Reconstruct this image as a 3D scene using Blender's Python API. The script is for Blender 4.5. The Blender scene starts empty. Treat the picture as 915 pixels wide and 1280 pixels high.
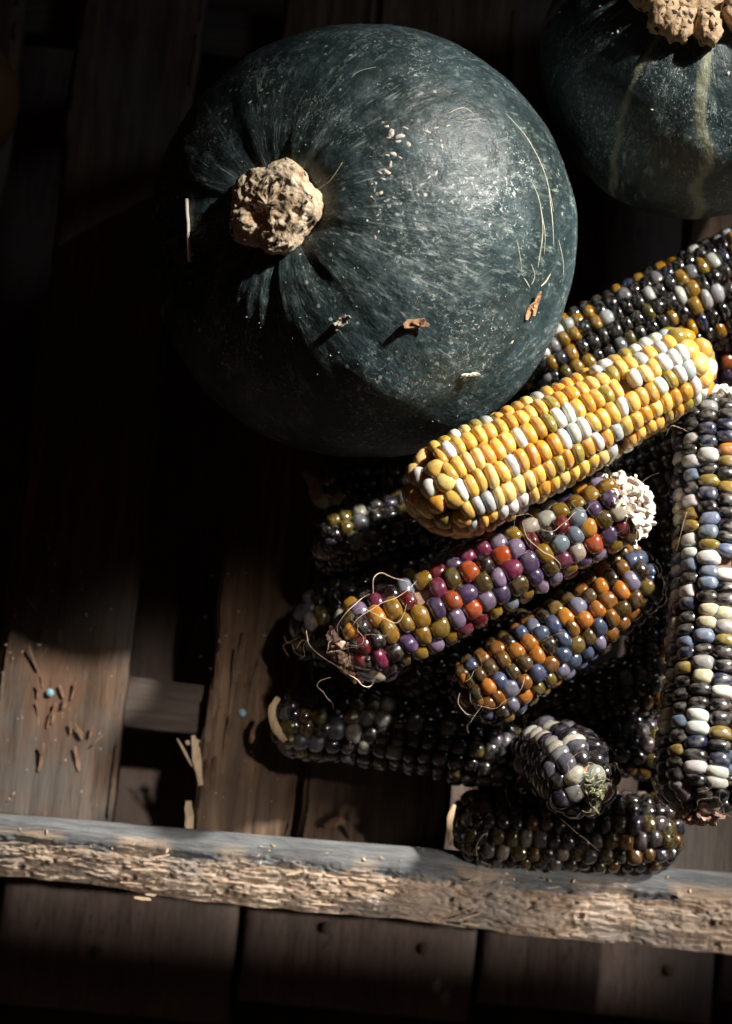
import bpy, math, random
import numpy as np
from mathutils import Vector, Matrix, noise as mn
from mathutils.bvhtree import BVHTree

random.seed(7)
rng = np.random.default_rng(11)
SC = bpy.context.scene
COL = SC.collection
R = math.radians

# ------------------------------------------------------------------ camera
W, H = 915.0, 1280.0
DIST, TILT, ROLL = 1.10, R(9), R(5.6)
LENS = 80.0
CENTRE = Vector((0, 0, 0.06))
fwd = Vector((0, math.sin(TILT), -math.cos(TILT)))
up0 = Vector((0, math.cos(TILT), math.sin(TILT)))
rt0 = Vector((1, 0, 0))
right = rt0 * math.cos(ROLL) + up0 * math.sin(ROLL)
up = up0 * math.cos(ROLL) - rt0 * math.sin(ROLL)
CAM = CENTRE - fwd * DIST
cam_d = bpy.data.cameras.new('camera')
cam = bpy.data.objects.new('camera', cam_d); COL.objects.link(cam)
cam.matrix_world = Matrix((
    (right.x, up.x, -fwd.x, CAM.x), (right.y, up.y, -fwd.y, CAM.y),
    (right.z, up.z, -fwd.z, CAM.z), (0, 0, 0, 1)))
cam_d.sensor_fit = 'VERTICAL'; cam_d.sensor_height = 36.0; cam_d.sensor_width = 36.0
cam_d.lens = LENS; cam_d.clip_start = 0.05; cam_d.clip_end = 60
FPX = LENS / 36.0 * H
cam_d.dof.use_dof = True
cam_d.dof.focus_distance = 1.035
cam_d.dof.aperture_fstop = 5.6
SC.camera = cam

def ray(px, py):
    return (fwd * FPX + right * (px - W / 2) + up * (H / 2 - py)).normalized()
def at(px, py, z):
    d = ray(px, py)
    return CAM + d * ((z - CAM.z) / d.z)
def ppm(p):                                   # photograph pixels per metre at a point
    return FPX / (p - CAM).dot(fwd)

# ------------------------------------------------------------------ light
wd = bpy.data.worlds.new('World'); SC.world = wd; wd.use_nodes = True
wd.node_tree.nodes['Background'].inputs[0].default_value = (0.90, 0.42, 0.30, 1)
wd.node_tree.nodes['Background'].inputs[1].default_value = 0.013
SC.view_settings.view_transform = 'Standard'; SC.view_settings.look = 'None'
SC.view_settings.exposure = 0.0; SC.view_settings.gamma = 1.0
LDIR = (right * 0.62 + up * 0.57 - fwd * 0.54).normalized()
LDIR2 = (right * 0.30 + up * 0.32 - fwd * 0.90).normalized()
def spot(name, target, dist, power, rpx, blend, rad, colr, ldir=LDIR, wide=1.0, turn=0.0):
    """rpx: radius of the lit patch in photograph pixels; wide stretches it into a slot, turned by `turn`"""
    l = bpy.data.lights.new(name, 'SPOT'); l.energy = power; l.spot_blend = blend
    l.spot_size = 2 * math.atan(rpx / ppm(target) / dist)
    l.shadow_soft_size = rad; l.color = colr
    o = bpy.data.objects.new(name, l); COL.objects.link(o)
    o.location = target + ldir * dist
    z = ldir; x = (right * math.cos(turn) + up * math.sin(turn)); x = (x - z * x.dot(z)).normalized(); y = z.cross(x)
    m = Matrix((x, y, z)).transposed()
    o.matrix_world = Matrix.Translation(o.location) @ m.to_4x4() @ Matrix.Diagonal((wide, 1, 1, 1))
    return o
spot('window_light', at(905, 400, .18), 2.6, 980, 508, .36, .07, (1.0, .95, .87), wide=1.15)
spot('slat_fill_spot', at(255, 905, .02), 2.6, 210, 165, .9, .04, (1.0, .92, .82), LDIR2)  # added spot that makes the bright patch on the left slats
spot('rim_fill_spot', at(620, 1126, .03), 2.6, 460, 38, .8, .03, (1.0, .93, .84), (right * .72 + up * .04 - fwd * .60).normalized(), wide=9.0, turn=R(-5.4))  # added flat beam that brightens the front rim along its length
spot('corner_fill_spot', at(915, 850, .1), 2.6, 340, 165, .9, .05, (1.0, .95, .87))  # added spot that brightens the lower end of the navy cob
fl = bpy.data.lights.new('room_fill', 'AREA'); fl.size = 1.0; fl.energy = .14; fl.color = (1.0, .80, .68)  # added weak fill for the lower boards, standing in for room bounce
flo = bpy.data.objects.new('room_fill', fl); COL.objects.link(flo)
fdir = (up * -.75 - right * .1 - fwd * .65).normalized()
flo.location = at(420, 1200, -.1) + fdir * .75
flo.rotation_euler = (-fdir).to_track_quat('-Z', 'Y').to_euler()
al = bpy.data.lights.new('window_sky', 'AREA'); al.shape = 'RECTANGLE'; al.size = .26; al.size_y = .36
al.energy = .26; al.spread = R(50); al.color = (.72, .88, 1.0)
alo = bpy.data.objects.new('window_sky', al); COL.objects.link(alo)
sdir = (right * 0.85 + up * 0.50 - fwd * 0.62).normalized()
alo.location = at(740, 330, .1) + sdir * 1.9
alo.rotation_euler = (-sdir).to_track_quat('-Z', 'Y').to_euler()

# ------------------------------------------------------------------ material helpers
def lin(c):
    return tuple(((v / 255) / 12.92 if v / 255 <= .04045 else ((v / 255 + .055) / 1.055) ** 2.4) for v in c)
class NT:
    def __init__(s, name):
        s.m = bpy.data.materials.new(name); s.m.use_nodes = True
        s.t = s.m.node_tree; s.n = s.t.nodes; s.b = s.n['Principled BSDF']; s.out = s.n['Material Output']
    def node(s, typ, **kw):
        o = s.n.new(typ)
        for k, v in kw.items(): setattr(o, k, v)
        return o
    def link(s, a, b): s.t.links.new(a, b)
    def put(s, inp, v):
        if hasattr(v, 'is_linked') or isinstance(v, bpy.types.NodeSocket): s.link(v, inp)
        else: inp.default_value = v
    def coords(s, kind='Object', scale=(1, 1, 1)):
        c = s.node('ShaderNodeTexCoord'); mp = s.node('ShaderNodeMapping'); mp.inputs['Scale'].default_value = scale
        s.link(c.outputs[kind], mp.inputs['Vector']); return mp.outputs[0]
    def attr(s, name, scale=(1, 1, 1)):
        a = s.node('ShaderNodeAttribute', attribute_name=name); mp = s.node('ShaderNodeMapping')
        mp.inputs['Scale'].default_value = scale; s.link(a.outputs['Vector'], mp.inputs['Vector']); return mp.outputs[0]
    def noise(s, vec, scale, detail=4, rough=.55, dist=0, w=None):
        o = s.node('ShaderNodeTexNoise'); o.inputs['Scale'].default_value = scale
        o.inputs['Detail'].default_value = detail; o.inputs['Roughness'].default_value = rough; o.inputs['Distortion'].default_value = dist
        if vec is not None: s.link(vec, o.inputs['Vector'])
        return o.outputs[0]
    def voro(s, vec, scale, feature='F1', out='Distance', rnd=1):
        o = s.node('ShaderNodeTexVoronoi', feature=feature); o.inputs['Scale'].default_value = scale
        o.inputs['Randomness'].default_value = rnd
        s.link(vec, o.inputs['Vector']); return o.outputs[out]
    def ramp(s, f, stops, interp='LINEAR'):
        o = s.node('ShaderNodeValToRGB'); cr = o.color_ramp; cr.interpolation = interp
        while len(cr.elements) < len(stops): cr.elements.new(.5)
        for e, (p, c) in zip(cr.elements, stops):
            e.position = p
            e.color = (*c, 1) if hasattr(c, '__len__') else (c, c, c, 1)
        s.link(f, o.inputs[0]); return o.outputs[0]
    def mix(s, f, a, b, mode='MIX'):
        o = s.node('ShaderNodeMix', data_type='RGBA', blend_type=mode)
        for inp, v in ((o.inputs[0], f), (o.inputs[6], a), (o.inputs[7], b)):
            if isinstance(v, bpy.types.NodeSocket): s.link(v, inp)
            elif hasattr(v, '__len__'): inp.default_value = (*v, 1) if len(v) == 3 else v
            else: inp.default_value = v
        return o.outputs[2]
    def math(s, op, a, b=None, clamp=False):
        o = s.node('ShaderNodeMath', operation=op, use_clamp=clamp)
        s.put(o.inputs[0], a)
        if b is not None: s.put(o.inputs[1], b)
        return o.outputs[0]
    def bump(s, h, strength, dist, prev=None):
        o = s.node('ShaderNodeBump'); o.inputs['Strength'].default_value = strength; o.inputs['Distance'].default_value = dist
        s.link(h, o.inputs['Height'])
        if prev is not None: s.link(prev, o.inputs['Normal'])
        return o.outputs[0]
    def set(s, **kw):
        for k, v in kw.items():
            inp = s.b.inputs[k.replace('_', ' ')]
            if isinstance(v, bpy.types.NodeSocket): s.link(v, inp)
            elif hasattr(v, '__len__') and len(v) == 3 and inp.type == 'RGBA': inp.default_value = (*v, 1)
            else: inp.default_value = v
        return s.m

def kernel_material(name, stuff, gloss):
    t = NT(name)
    if stuff:
        a = t.node('ShaderNodeAttribute', attribute_name='tint'); base = a.outputs['Color']
        v = t.coords('Object')
        base2 = base
    else:
        oi = t.node('ShaderNodeObjectInfo'); base = oi.outputs['Color']
        tc = t.node('ShaderNodeTexCoord')
        off = t.node('ShaderNodeVectorMath', operation='MULTIPLY_ADD')
        off.inputs[1].default_value = (1, 1, 1)
        cx = t.node('ShaderNodeCombineXYZ')
        t.link(t.math('MULTIPLY', oi.outputs['Random'], 57.0), cx.inputs[0])
        t.link(t.math('MULTIPLY', oi.outputs['Random'], 91.0), cx.inputs[1])
        t.link(tc.outputs['Object'], off.inputs[0]); t.link(cx.outputs[0], off.inputs[2])
        n1 = t.noise(off.outputs[0], 1.3, 3)
        sep = t.node('ShaderNodeSeparateXYZ'); t.link(tc.outputs['Object'], sep.inputs[0])
        # the starchy crown of a kernel is paler and cloudier than its flanks
        crown = t.ramp(sep.outputs[2], [(.45, 0.0), (.95, 1.0)])
        foot = t.ramp(sep.outputs[2], [(.0, 1.0), (.62, 0.0)])
        pale = t.mix(.34 - .16 * gloss, base, (.80, .74, .66))
        fac = t.math('MULTIPLY', crown, t.ramp(n1, [(.42, 0), (.68, .75)]))
        b1 = t.mix(fac, base, pale)
        # darker translucent streaks in the skin
        n2 = t.noise(off.outputs[0], 3.2, 3, dist=.6)
        b1 = t.mix(t.math('MULTIPLY', foot, .55), b1, t.mix(.62, base, (.10, .045, .015)))
        mp3 = t.node('ShaderNodeMapping'); mp3.inputs['Scale'].default_value = (2.2, 2.2, .55); t.link(off.outputs[0], mp3.inputs['Vector'])
        n3 = t.noise(mp3.outputs[0], 1.6, 4, .6, .5)
        b1 = t.mix(t.ramp(n3, [(.55, 0), (.66, .45)]), b1, t.mix(.45, base, (.30, .22, .15)))
        base2 = t.mix(t.ramp(n2, [(.50, 0), (.75, .42)]), b1, t.mix(.6, base, (.05, .03, .02)))
        t.set(Normal=t.bump(n2, .10, .0006))
    t.set(Base_Color=base2, Roughness=.30 - .06 * gloss, Transmission_Weight=.10 + .32 * gloss, IOR=1.38, Subsurface_Weight=.5 + .2 * gloss, Subsurface_Radius=(1.0, .62, .36),
          Subsurface_Scale=.0030, Specular_IOR_Level=.5, Coat_Weight=.7 + .3 * gloss, Coat_IOR=1.75, Coat_Roughness=.09 - .02 * gloss)
    return t.m
M_KERNEL = {'wide': kernel_material('waxy_kernel', False, .0), 'round': kernel_material('glassy_kernel', False, 1.0)}
M_KSTUFF = kernel_material('kernel_far_side', True, .5)

def core_mat():
    t = NT('cob_core'); v = t.coords('Object')
    n = t.noise(v, 220, 4)
    return t.set(Base_Color=t.ramp(n, [(.3, (.10, .05, .03)), (.7, (.32, .20, .13))]), Roughness=.85,
                 Normal=t.bump(n, .6, .001))
M_CORE = core_mat()
def simple_mat(name, c1, c2, scale, rough=.7, bump=.3, sss=0, stretch=(1, 1, 1), dist=.0006):
    t = NT(name); v = t.coords('Object', stretch)
    n = t.noise(v, scale, 5)
    t.set(Base_Color=t.ramp(n, [(.3, c1), (.7, c2)]), Roughness=rough, Normal=t.bump(n, bump, dist))
    if sss: t.set(Subsurface_Weight=sss, Subsurface_Scale=.001)
    return t.m
M_CHAFF = simple_mat('papery_chaff', (.66, .58, .49), (.88, .84, .77), 300, .8, .3, .2)
M_CHAFF_RED = simple_mat('reddish_chaff', (.45, .22, .16), (.66, .50, .40), 300, .8, .3, .1)
M_SILK = simple_mat('dry_silk', (.42, .28, .18), (.78, .64, .48), 120, .45, .1)
M_HUSK = simple_mat('dry_husk', (.28, .18, .10), (.48, .35, .22), 60, .7, .3, 0, (8, 1, 1))
M_STRAW = simple_mat('pale_straw', (.60, .52, .42), (.85, .80, .72), 80, .55, .2)
M_MOSS = simple_mat('green_fluff', (.09, .11, .03), (.50, .48, .30), 300, .9, .2)
M_SCRAP = simple_mat('leaf_scrap', (.22, .10, .06), (.62, .38, .22), 250, .8, .6)
M_SCAR = simple_mat('corky_scar', (.34, .29, .24), (.70, .65, .58), 400, .75, .5)
M_SCRATCH = simple_mat('healed_scratch', (.26, .27, .20), (.55, .53, .42), 400, .7, .3)
M_NAIL = simple_mat('blue_grey_nail', (.10, .19, .24), (.24, .38, .44), 300, .45, .3)
M_RUST = simple_mat('rusty_iron', (.02, .013, .01), (.07, .04, .028), 300, .8, .4)
M_SPLINTER = simple_mat('fresh_splinter', (.38, .25, .16), (.66, .50, .36), 90, .75, .4, 0, (6, 1, 1))
M_SPLINTER_RED = simple_mat('torn_wood', (.07, .035, .02), (.27, .15, .09), 140, .8, .4, 0, (6, 1, 1))

def tuple_v(t, st):
    return t.coords('Object', tuple(q * 1.0 if q == 1 else q * 2.2 for q in st))
def wood_mat(name, dark, mid, light, grain_axis, grey=None, greyamt=0.0, bumpd=.0012, stain=None):
    t = NT(name)
    st = [1, 1, 1]
    for k in range(3):
        st[k] = 1.0 if k == grain_axis else 9.0
    v = t.coords('Object', tuple(st))
    g1 = t.noise(v, 9, 6, .65, .4)
    g2 = t.noise(v, 40, 5, .7, .2)
    blot = t.noise(t.coords('Object'), 14, 4, .6)
    c = t.ramp(g1, [(.28, dark), (.50, mid), (.72, light)])
    c = t.mix(t.ramp(g2, [(.42, 0.0), (.62, .55)]), c, dark)
    if grey is not None:
        c = t.mix(t.math('MULTIPLY', t.ramp(blot, [(.38, 0), (.60, 1)]), greyamt), c, grey)
    crk = t.noise(tuple_v(t, st), 15, 3, .5, .3)
    c = t.mix(t.math('MULTIPLY', t.ramp(t.math('ABSOLUTE', t.math('SUBTRACT', crk, .5)), [(.004, .85), (.016, 0)]), t.ramp(blot, [(.4, 1), (.6, .2)])), c, (.03, .02, .015))
    if stain is not None:                       # torn, reddish bare wood round a nail (world place, radius)
        geo = t.node('ShaderNodeNewGeometry'); mp = t.node('ShaderNodeMapping'); mp.vector_type = 'POINT'
        p, rx, ry = stain
        mp.inputs['Location'].default_value = (-p.x / rx, -p.y / ry, 0); mp.inputs['Scale'].default_value = (1 / rx, 1 / ry, 0)
        t.link(geo.outputs['Position'], mp.inputs['Vector'])
        ln = t.node('ShaderNodeVectorMath', operation='LENGTH'); t.link(mp.outputs[0], ln.inputs[0])
        f = t.math('ADD', ln.outputs['Value'], t.math('MULTIPLY', t.math('SUBTRACT', g2, .5), 1.6))
        c = t.mix(t.ramp(f, [(.45, .9), (1.0, 0)]), c, t.mix(g2, (.03, .015, .009), (.19, .105, .065)))
    h = t.math('ADD', t.math('MULTIPLY', g1, .6), g2)
    t.set(Base_Color=c, Roughness=.86, Specular_IOR_Level=.25, Normal=t.bump(h, .7, bumpd))
    return t.m
M_SLAT = wood_mat('weathered_slat', (.035, .020, .012), (.085, .052, .032), (.15, .092, .058), 1, (.085, .077, .070), .8)
M_SLAT2 = wood_mat('raw_brown_slat', (.05, .026, .015), (.13, .075, .042), (.25, .16, .10), 1, (.11, .088, .072), .4)
M_BATTEN = wood_mat('grey_batten', (.036, .027, .022), (.062, .048, .040), (.09, .073, .062), 0)
M_BOARD = wood_mat('dark_floor_board', (.06, .040, .034), (.12, .085, .072), (.17, .125, .108), 1, (.15, .12, .105), .6)
M_GROUND = simple_mat('dark_ground', (.02, .016, .013), (.045, .035, .03), 30, .95, .4)

# ------------------------------------------------------------------ object helpers
def tag(o, label=None, cat=None, group=None, kind=None):
    if label: o['label'] = label
    if cat: o['category'] = cat
    if group: o['group'] = group
    if kind: o['kind'] = kind
    return o
def empty(name, loc, label=None, cat=None, group=None):
    o = bpy.data.objects.new(name, None); COL.objects.link(o); o.location = loc; o.empty_display_size = .01
    return tag(o, label, cat, group)
def mesh_of(name, verts, faces, mat, smooth=True):
    me = bpy.data.meshes.new(name)
    me.from_pydata([tuple(v) for v in verts], [], faces)
    if smooth: me.polygons.foreach_set('use_smooth', [True] * len(me.polygons))
    if mat: me.materials.append(mat)
    me.update(); return me
def link(name, me, parent=None, origin=None):
    """origin: the world point the mesh's own coordinates are measured from (defaults to the parent's place)."""
    o = bpy.data.objects.new(name, me); COL.objects.link(o)
    if parent is not None: o.parent = parent
    if origin is not None:
        o.location = Vector(origin) - (world_loc(parent) if parent is not None else Vector((0, 0, 0)))
    return o
def world_loc(o):
    p = Vector((0, 0, 0))
    while o is not None: p = p + o.location; o = o.parent
    return p
def build(name, verts, faces, mat, parent=None, smooth=True, origin=None):
    """verts in world coordinates; the object's origin is `origin` or the verts' middle."""
    vs = [Vector(v) for v in verts]
    if origin is None: origin = sum(vs, Vector()) / len(vs)
    return link(name, mesh_of(name, [v - origin for v in vs], faces, mat, smooth), parent, origin)

def tube_geo(pts, rad, sides=5, taper=True, base=0):
    vs, fs = [], []
    n = len(pts)
    for i, p in enumerate(pts):
        a = pts[max(0, i - 1)]; b = pts[min(n - 1, i + 1)]
        t = (b - a).normalized()
        s = t.cross(Vector((.31, .22, .92))).normalized(); q = t.cross(s)
        r = rad * (1 - .55 * abs(2 * i / (n - 1) - 1) ** 2 if taper else 1)
        for k in range(sides):
            an = 2 * math.pi * k / sides
            vs.append(p + (s * math.cos(an) + q * math.sin(an)) * r)
    for i in range(n - 1):
        for k in range(sides):
            k2 = (k + 1) % sides
            fs.append((base + i * sides + k, base + i * sides + k2, base + (i + 1) * sides + k2, base + (i + 1) * sides + k))
    fs.append(tuple(base + k for k in range(sides))[::-1]); fs.append(tuple(base + (n - 1) * sides + k for k in range(sides)))
    return vs, fs
def smooth_path(pts, m=6):
    out = []
    n = len(pts)
    for i in range(n - 1):
        p0, p1, p2, p3 = pts[max(0, i - 1)], pts[i], pts[i + 1], pts[min(n - 1, i + 2)]
        for k in range(m):
            t = k / m
            out.append(.5 * ((2 * p1) + (p2 - p0) * t + (2 * p0 - 5 * p1 + 4 * p2 - p3) * t * t + (3 * p1 - p0 - 3 * p2 + p3) * t ** 3))
    out.append(pts[-1]); return out
def chip_geo(c, ax, nrm, L, Wd, T, seed, curl=0.0, base=0, n=5):
    """an irregular splinter or flake with real thickness: a tapered, slightly curled lath"""
    rr = random.Random(seed)
    ax = ax.normalized(); s = nrm.cross(ax).normalized(); nn = ax.cross(s).normalized()
    vs, fs = [], []
    for i in range(n):
        t = i / (n - 1); w = Wd * (.35 + .65 * math.sin(math.pi * (.12 + .8 * t))) * rr.uniform(.75, 1.2)
        p = c + ax * (t - .5) * L + nn * curl * (t - .5) ** 2 * L + s * rr.uniform(-.12, .12) * Wd
        for a, b in ((-1, -1), (1, -1), (1, 1), (-1, 1)):
            vs.append(p + s * a * w / 2 + nn * b * T / 2)
    for i in range(n - 1):
        for k in range(4):
            fs.append((base + i * 4 + k, base + i * 4 + (k + 1) % 4, base + i * 4 + 4 + (k + 1) % 4, base + i * 4 + 4 + k))
    fs.append((base + 3, base + 2, base + 1, base)); q = base + (n - 1) * 4; fs.append((q, q + 1, q + 2, q + 3))
    return vs, fs

# ------------------------------------------------------------------ floor below the crate
FZ = -0.10
gv = [(-4, -4, FZ - .03), (4, -4, FZ - .03), (4, 4, FZ - .03), (-4, 4, FZ - .03)]
floor = build('floor', gv, [(0, 1, 2, 3)], M_GROUND, smooth=False, origin=Vector((0, 0, FZ - .03)))
tag(floor, kind='structure')
def plank_geo(x0, x1, y0, y1, z0, z1, nx, ny, seed, wob=.002, rough=.0006, lean=0.0):
    """top sheet with wavy edges plus sides and underside"""
    so = seed * 13.7
    vs, fs = [], []
    xs = [0, .012, .05] + [i / nx for i in range(1, nx)] + [.95, .988, 1]
    for j in range(ny + 1):
        y = y0 + (y1 - y0) * j / ny
        e0 = mn.noise(Vector((y * 12, so, 0))) * wob + mn.noise(Vector((y * 60, so, 4))) * wob * .45
        e1 = mn.noise(Vector((y * 12, so, 9))) * wob + mn.noise(Vector((y * 60, so, 7))) * wob * .45
        row = []
        for f in xs:
            x = x0 + e0 + (x1 - x0 + e1 - e0) * f + lean * (y - y0)
            drop = .0022 * (1 if f in (0, 1) else .25 if f in (.012, .988) else 0)
            z = z1 - drop + mn.noise(Vector((x * 180, y * 14, so))) * rough + mn.noise(Vector((x * 480, y * 40, so))) * rough * .5 + mn.noise(Vector((x * 30, y * 6, so))) * rough * 1.4
            row.append((x, y, z))
        vs += row
        vs.append((row[-1][0], y, z0)); vs.append((row[0][0], y, z0))
    m = len(xs) + 2
    for j in range(ny):
        for k in range(m):
            k2 = (k + 1) % m
            fs.append((j * m + k, j * m + k2, (j + 1) * m + k2, (j + 1) * m + k))
    fs.append(tuple(range(m))[::-1]); fs.append(tuple(ny * m + k for k in range(m)))
    return vs, fs
ybot = at(450, 1268, FZ).y
seams = [at(x, 1200, FZ).x for x in (-330, -12, 296, 598, 898, 1210)]
for i in range(5):
    v, f = plank_geo(seams[i] + .0018, seams[i + 1] - .0018, at(-170 + 305 * i, 1264 + 3 * (i % 2), FZ).y, ybot + 1.15, FZ - .022, FZ + .0006 * (i % 2), 8, 60, 40 + i, .0012, .0006)
    build('floor_board', v, f, M_BOARD, floor)

# ------------------------------------------------------------------ crate
crate_base = at(450, 700, 0.0)
crate = empty('wooden_crate', Vector((crate_base.x, crate_base.y, -.06)),
              'old weathered wooden crate with slatted bottom and a rotten pale front rim', 'crate')
ytop = at(450, -160, 0).y
yrail = at(450, 1062, 0.0).y
def slat(pxl, pxr, seed, mat, z=0.0, rough=.0010):
    x0 = at(pxl, 1000, 0).x; x1 = at(pxr, 1000, 0).x
    v, f = plank_geo(x0, x1, yrail, ytop, z - .014, z, 34, 320, seed, .0026, rough)
    return build('slat', v, f, mat, crate)
M_SLAT1 = wood_mat('torn_weathered_slat', (.035, .020, .012), (.095, .056, .034), (.16, .098, .060), 1, (.085, .077, .070), .8, stain=(at(64, 862, 0), .017, .034))
slat1 = slat(-22, 142, 1, M_SLAT1)
slat2 = slat(244, 368, 2, M_SLAT2, .001, .0022)
slat(375, 560, 3, M_SLAT2, -.001)
slat(801, 965, 5, M_SLAT, .0015)
slat(-330, -95, 6, M_SLAT, 0)
bc = at(200, 882, -.02)
v, f = plank_geo(-.013, .013, -.62, .045, -.0185, -.0005, 6, 60, 21, .0012, .0006)
ca, sa = math.cos(R(-91)), math.sin(R(-91))
v = [(bc.x + x * ca - y * sa, bc.y + x * sa + y * ca, -.0155 + z) for x, y, z in v]
build('batten', v, f, M_BATTEN, crate)
v2 = [(x, y + .36, z) for x, y, z in v]
build('batten', v2, f, M_BATTEN, crate)

def nail(px, py, z, par, r=.0022, mat=None):
    c = at(px, py, z); vs, fs = [], []
    for k in range(10):
        a = 2 * math.pi * k / 10; vs.append(c + Vector((math.cos(a) * r, math.sin(a) * r, -.001)))
    for k in range(10):
        a = 2 * math.pi * k / 10; vs.append(c + Vector((math.cos(a) * r * .9, math.sin(a) * r * .9, .0007)))
    for k in range(10):
        a = 2 * math.pi * k / 10; vs.append(c + Vector((math.cos(a) * r * .45, math.sin(a) * r * .45, .0012)))
    for q in (0, 10):
        for k in range(10): fs.append((q + k, q + (k + 1) % 10, q + 10 + (k + 1) % 10, q + 10 + k))
    fs.append(tuple(range(20, 30)))
    return build('nail', vs, fs, mat or M_NAIL, par)
nail(62, 866, .0012, slat1)
nail(303, 891, .0022, slat2)
# torn, splintered patch round the nail in the left slat
vs, fs = [], []
rr = random.Random(5)
def splint(px, py, z, ang, L, Wd, par, mat, lift=.15, seed=0, curl=.3):
    c = at(px, py, z); d = (right * math.cos(R(ang)) + up * math.sin(R(ang)))
    d = (d + Vector((0, 0, lift))).normalized()
    a, b = chip_geo(c, d, Vector((0, 0, 1)), L, Wd, .0009, seed, curl)
    return build('splinter', a, b, mat, par, smooth=False)
for i in range(14):
    px = rr.gauss(64, 19); py = rr.gauss(862, 34)
    px = min(max(px, 22), 112)
    splint(px, py, .0006 + rr.random() * .0022, 84 + rr.gauss(0, 16), rr.uniform(.005, .015), rr.uniform(.0006, .0020), slat1,
           M_SPLINTER_RED, rr.uniform(-.02, .10), 100 + i, rr.uniform(-.1, .15))
for i in range(5):
    splint(rr.gauss(95, 14), rr.gauss(925, 30), .001 + rr.random() * .001, 80 + rr.gauss(0, 35), rr.uniform(.004, .009), rr.uniform(.0006, .0014), slat1, M_SPLINTER_RED, .05, 200 + i, .05)
for i, (px, py, a, L, w) in enumerate(((246, 950, 98, .026, .0042), (241, 928, 4, .007, .003), (236, 1020, 92, .016, .0048), (231, 940, 118, .016, .0012),
                                        (262, 900, 84, .030, .0035), (270, 860, 86, .036, .0028), (283, 930, 82, .030, .003), (266, 975, 84, .024, .003),
                                        (292, 850, 85, .034, .0022), (300, 820, 80, .026, .0026), (258, 985, 87, .03, .0025), (318, 850, 76, .022, .002))):
    splint(px, py, .0028 if i > 3 else .006, a, L, w, slat2, M_SPLINTER if i < 4 else M_SLAT2, .02 if i > 3 else .2, 300 + i, .1)

# front rim: grey smooth top, rotten crumbling front edge
def rail_mat():
    t = NT('rotten_rim')
    zone = t.node('ShaderNodeAttribute', attribute_name='zone').outputs['Fac']
    v = t.coords('Object', (1, 9, 9))
    g = t.noise(v, 30, 6, .65, .3); g2 = t.noise(v, 130, 5, .7); bl = t.noise(t.coords('Object'), 26, 4)
    rot = t.ramp(g, [(.25, (.20, .12, .08)), (.44, (.46, .34, .25)), (.68, (.66, .54, .43))])
    rot = t.mix(t.ramp(bl, [(.46, 0), (.64, .8)]), rot, (.33, .29, .255))
    rot = t.mix(t.ramp(g2, [(.56, 0), (.70, .6)]), rot, (.14, .085, .055))
    grey = t.ramp(g, [(.3, (.10, .105, .11)), (.7, (.25, .26, .265))])
    c = t.mix(zone, grey, rot)
    h = t.math('ADD', g, t.math('MULTIPLY', g2, .7))
    c = t.mix(1.0, c, (.86, .85, .85), 'MULTIPLY')
    t.set(Base_Color=c, Roughness=.9, Specular_IOR_Level=.2, Normal=t.bump(h, 1.0, .0016))
    return t.m
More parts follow.
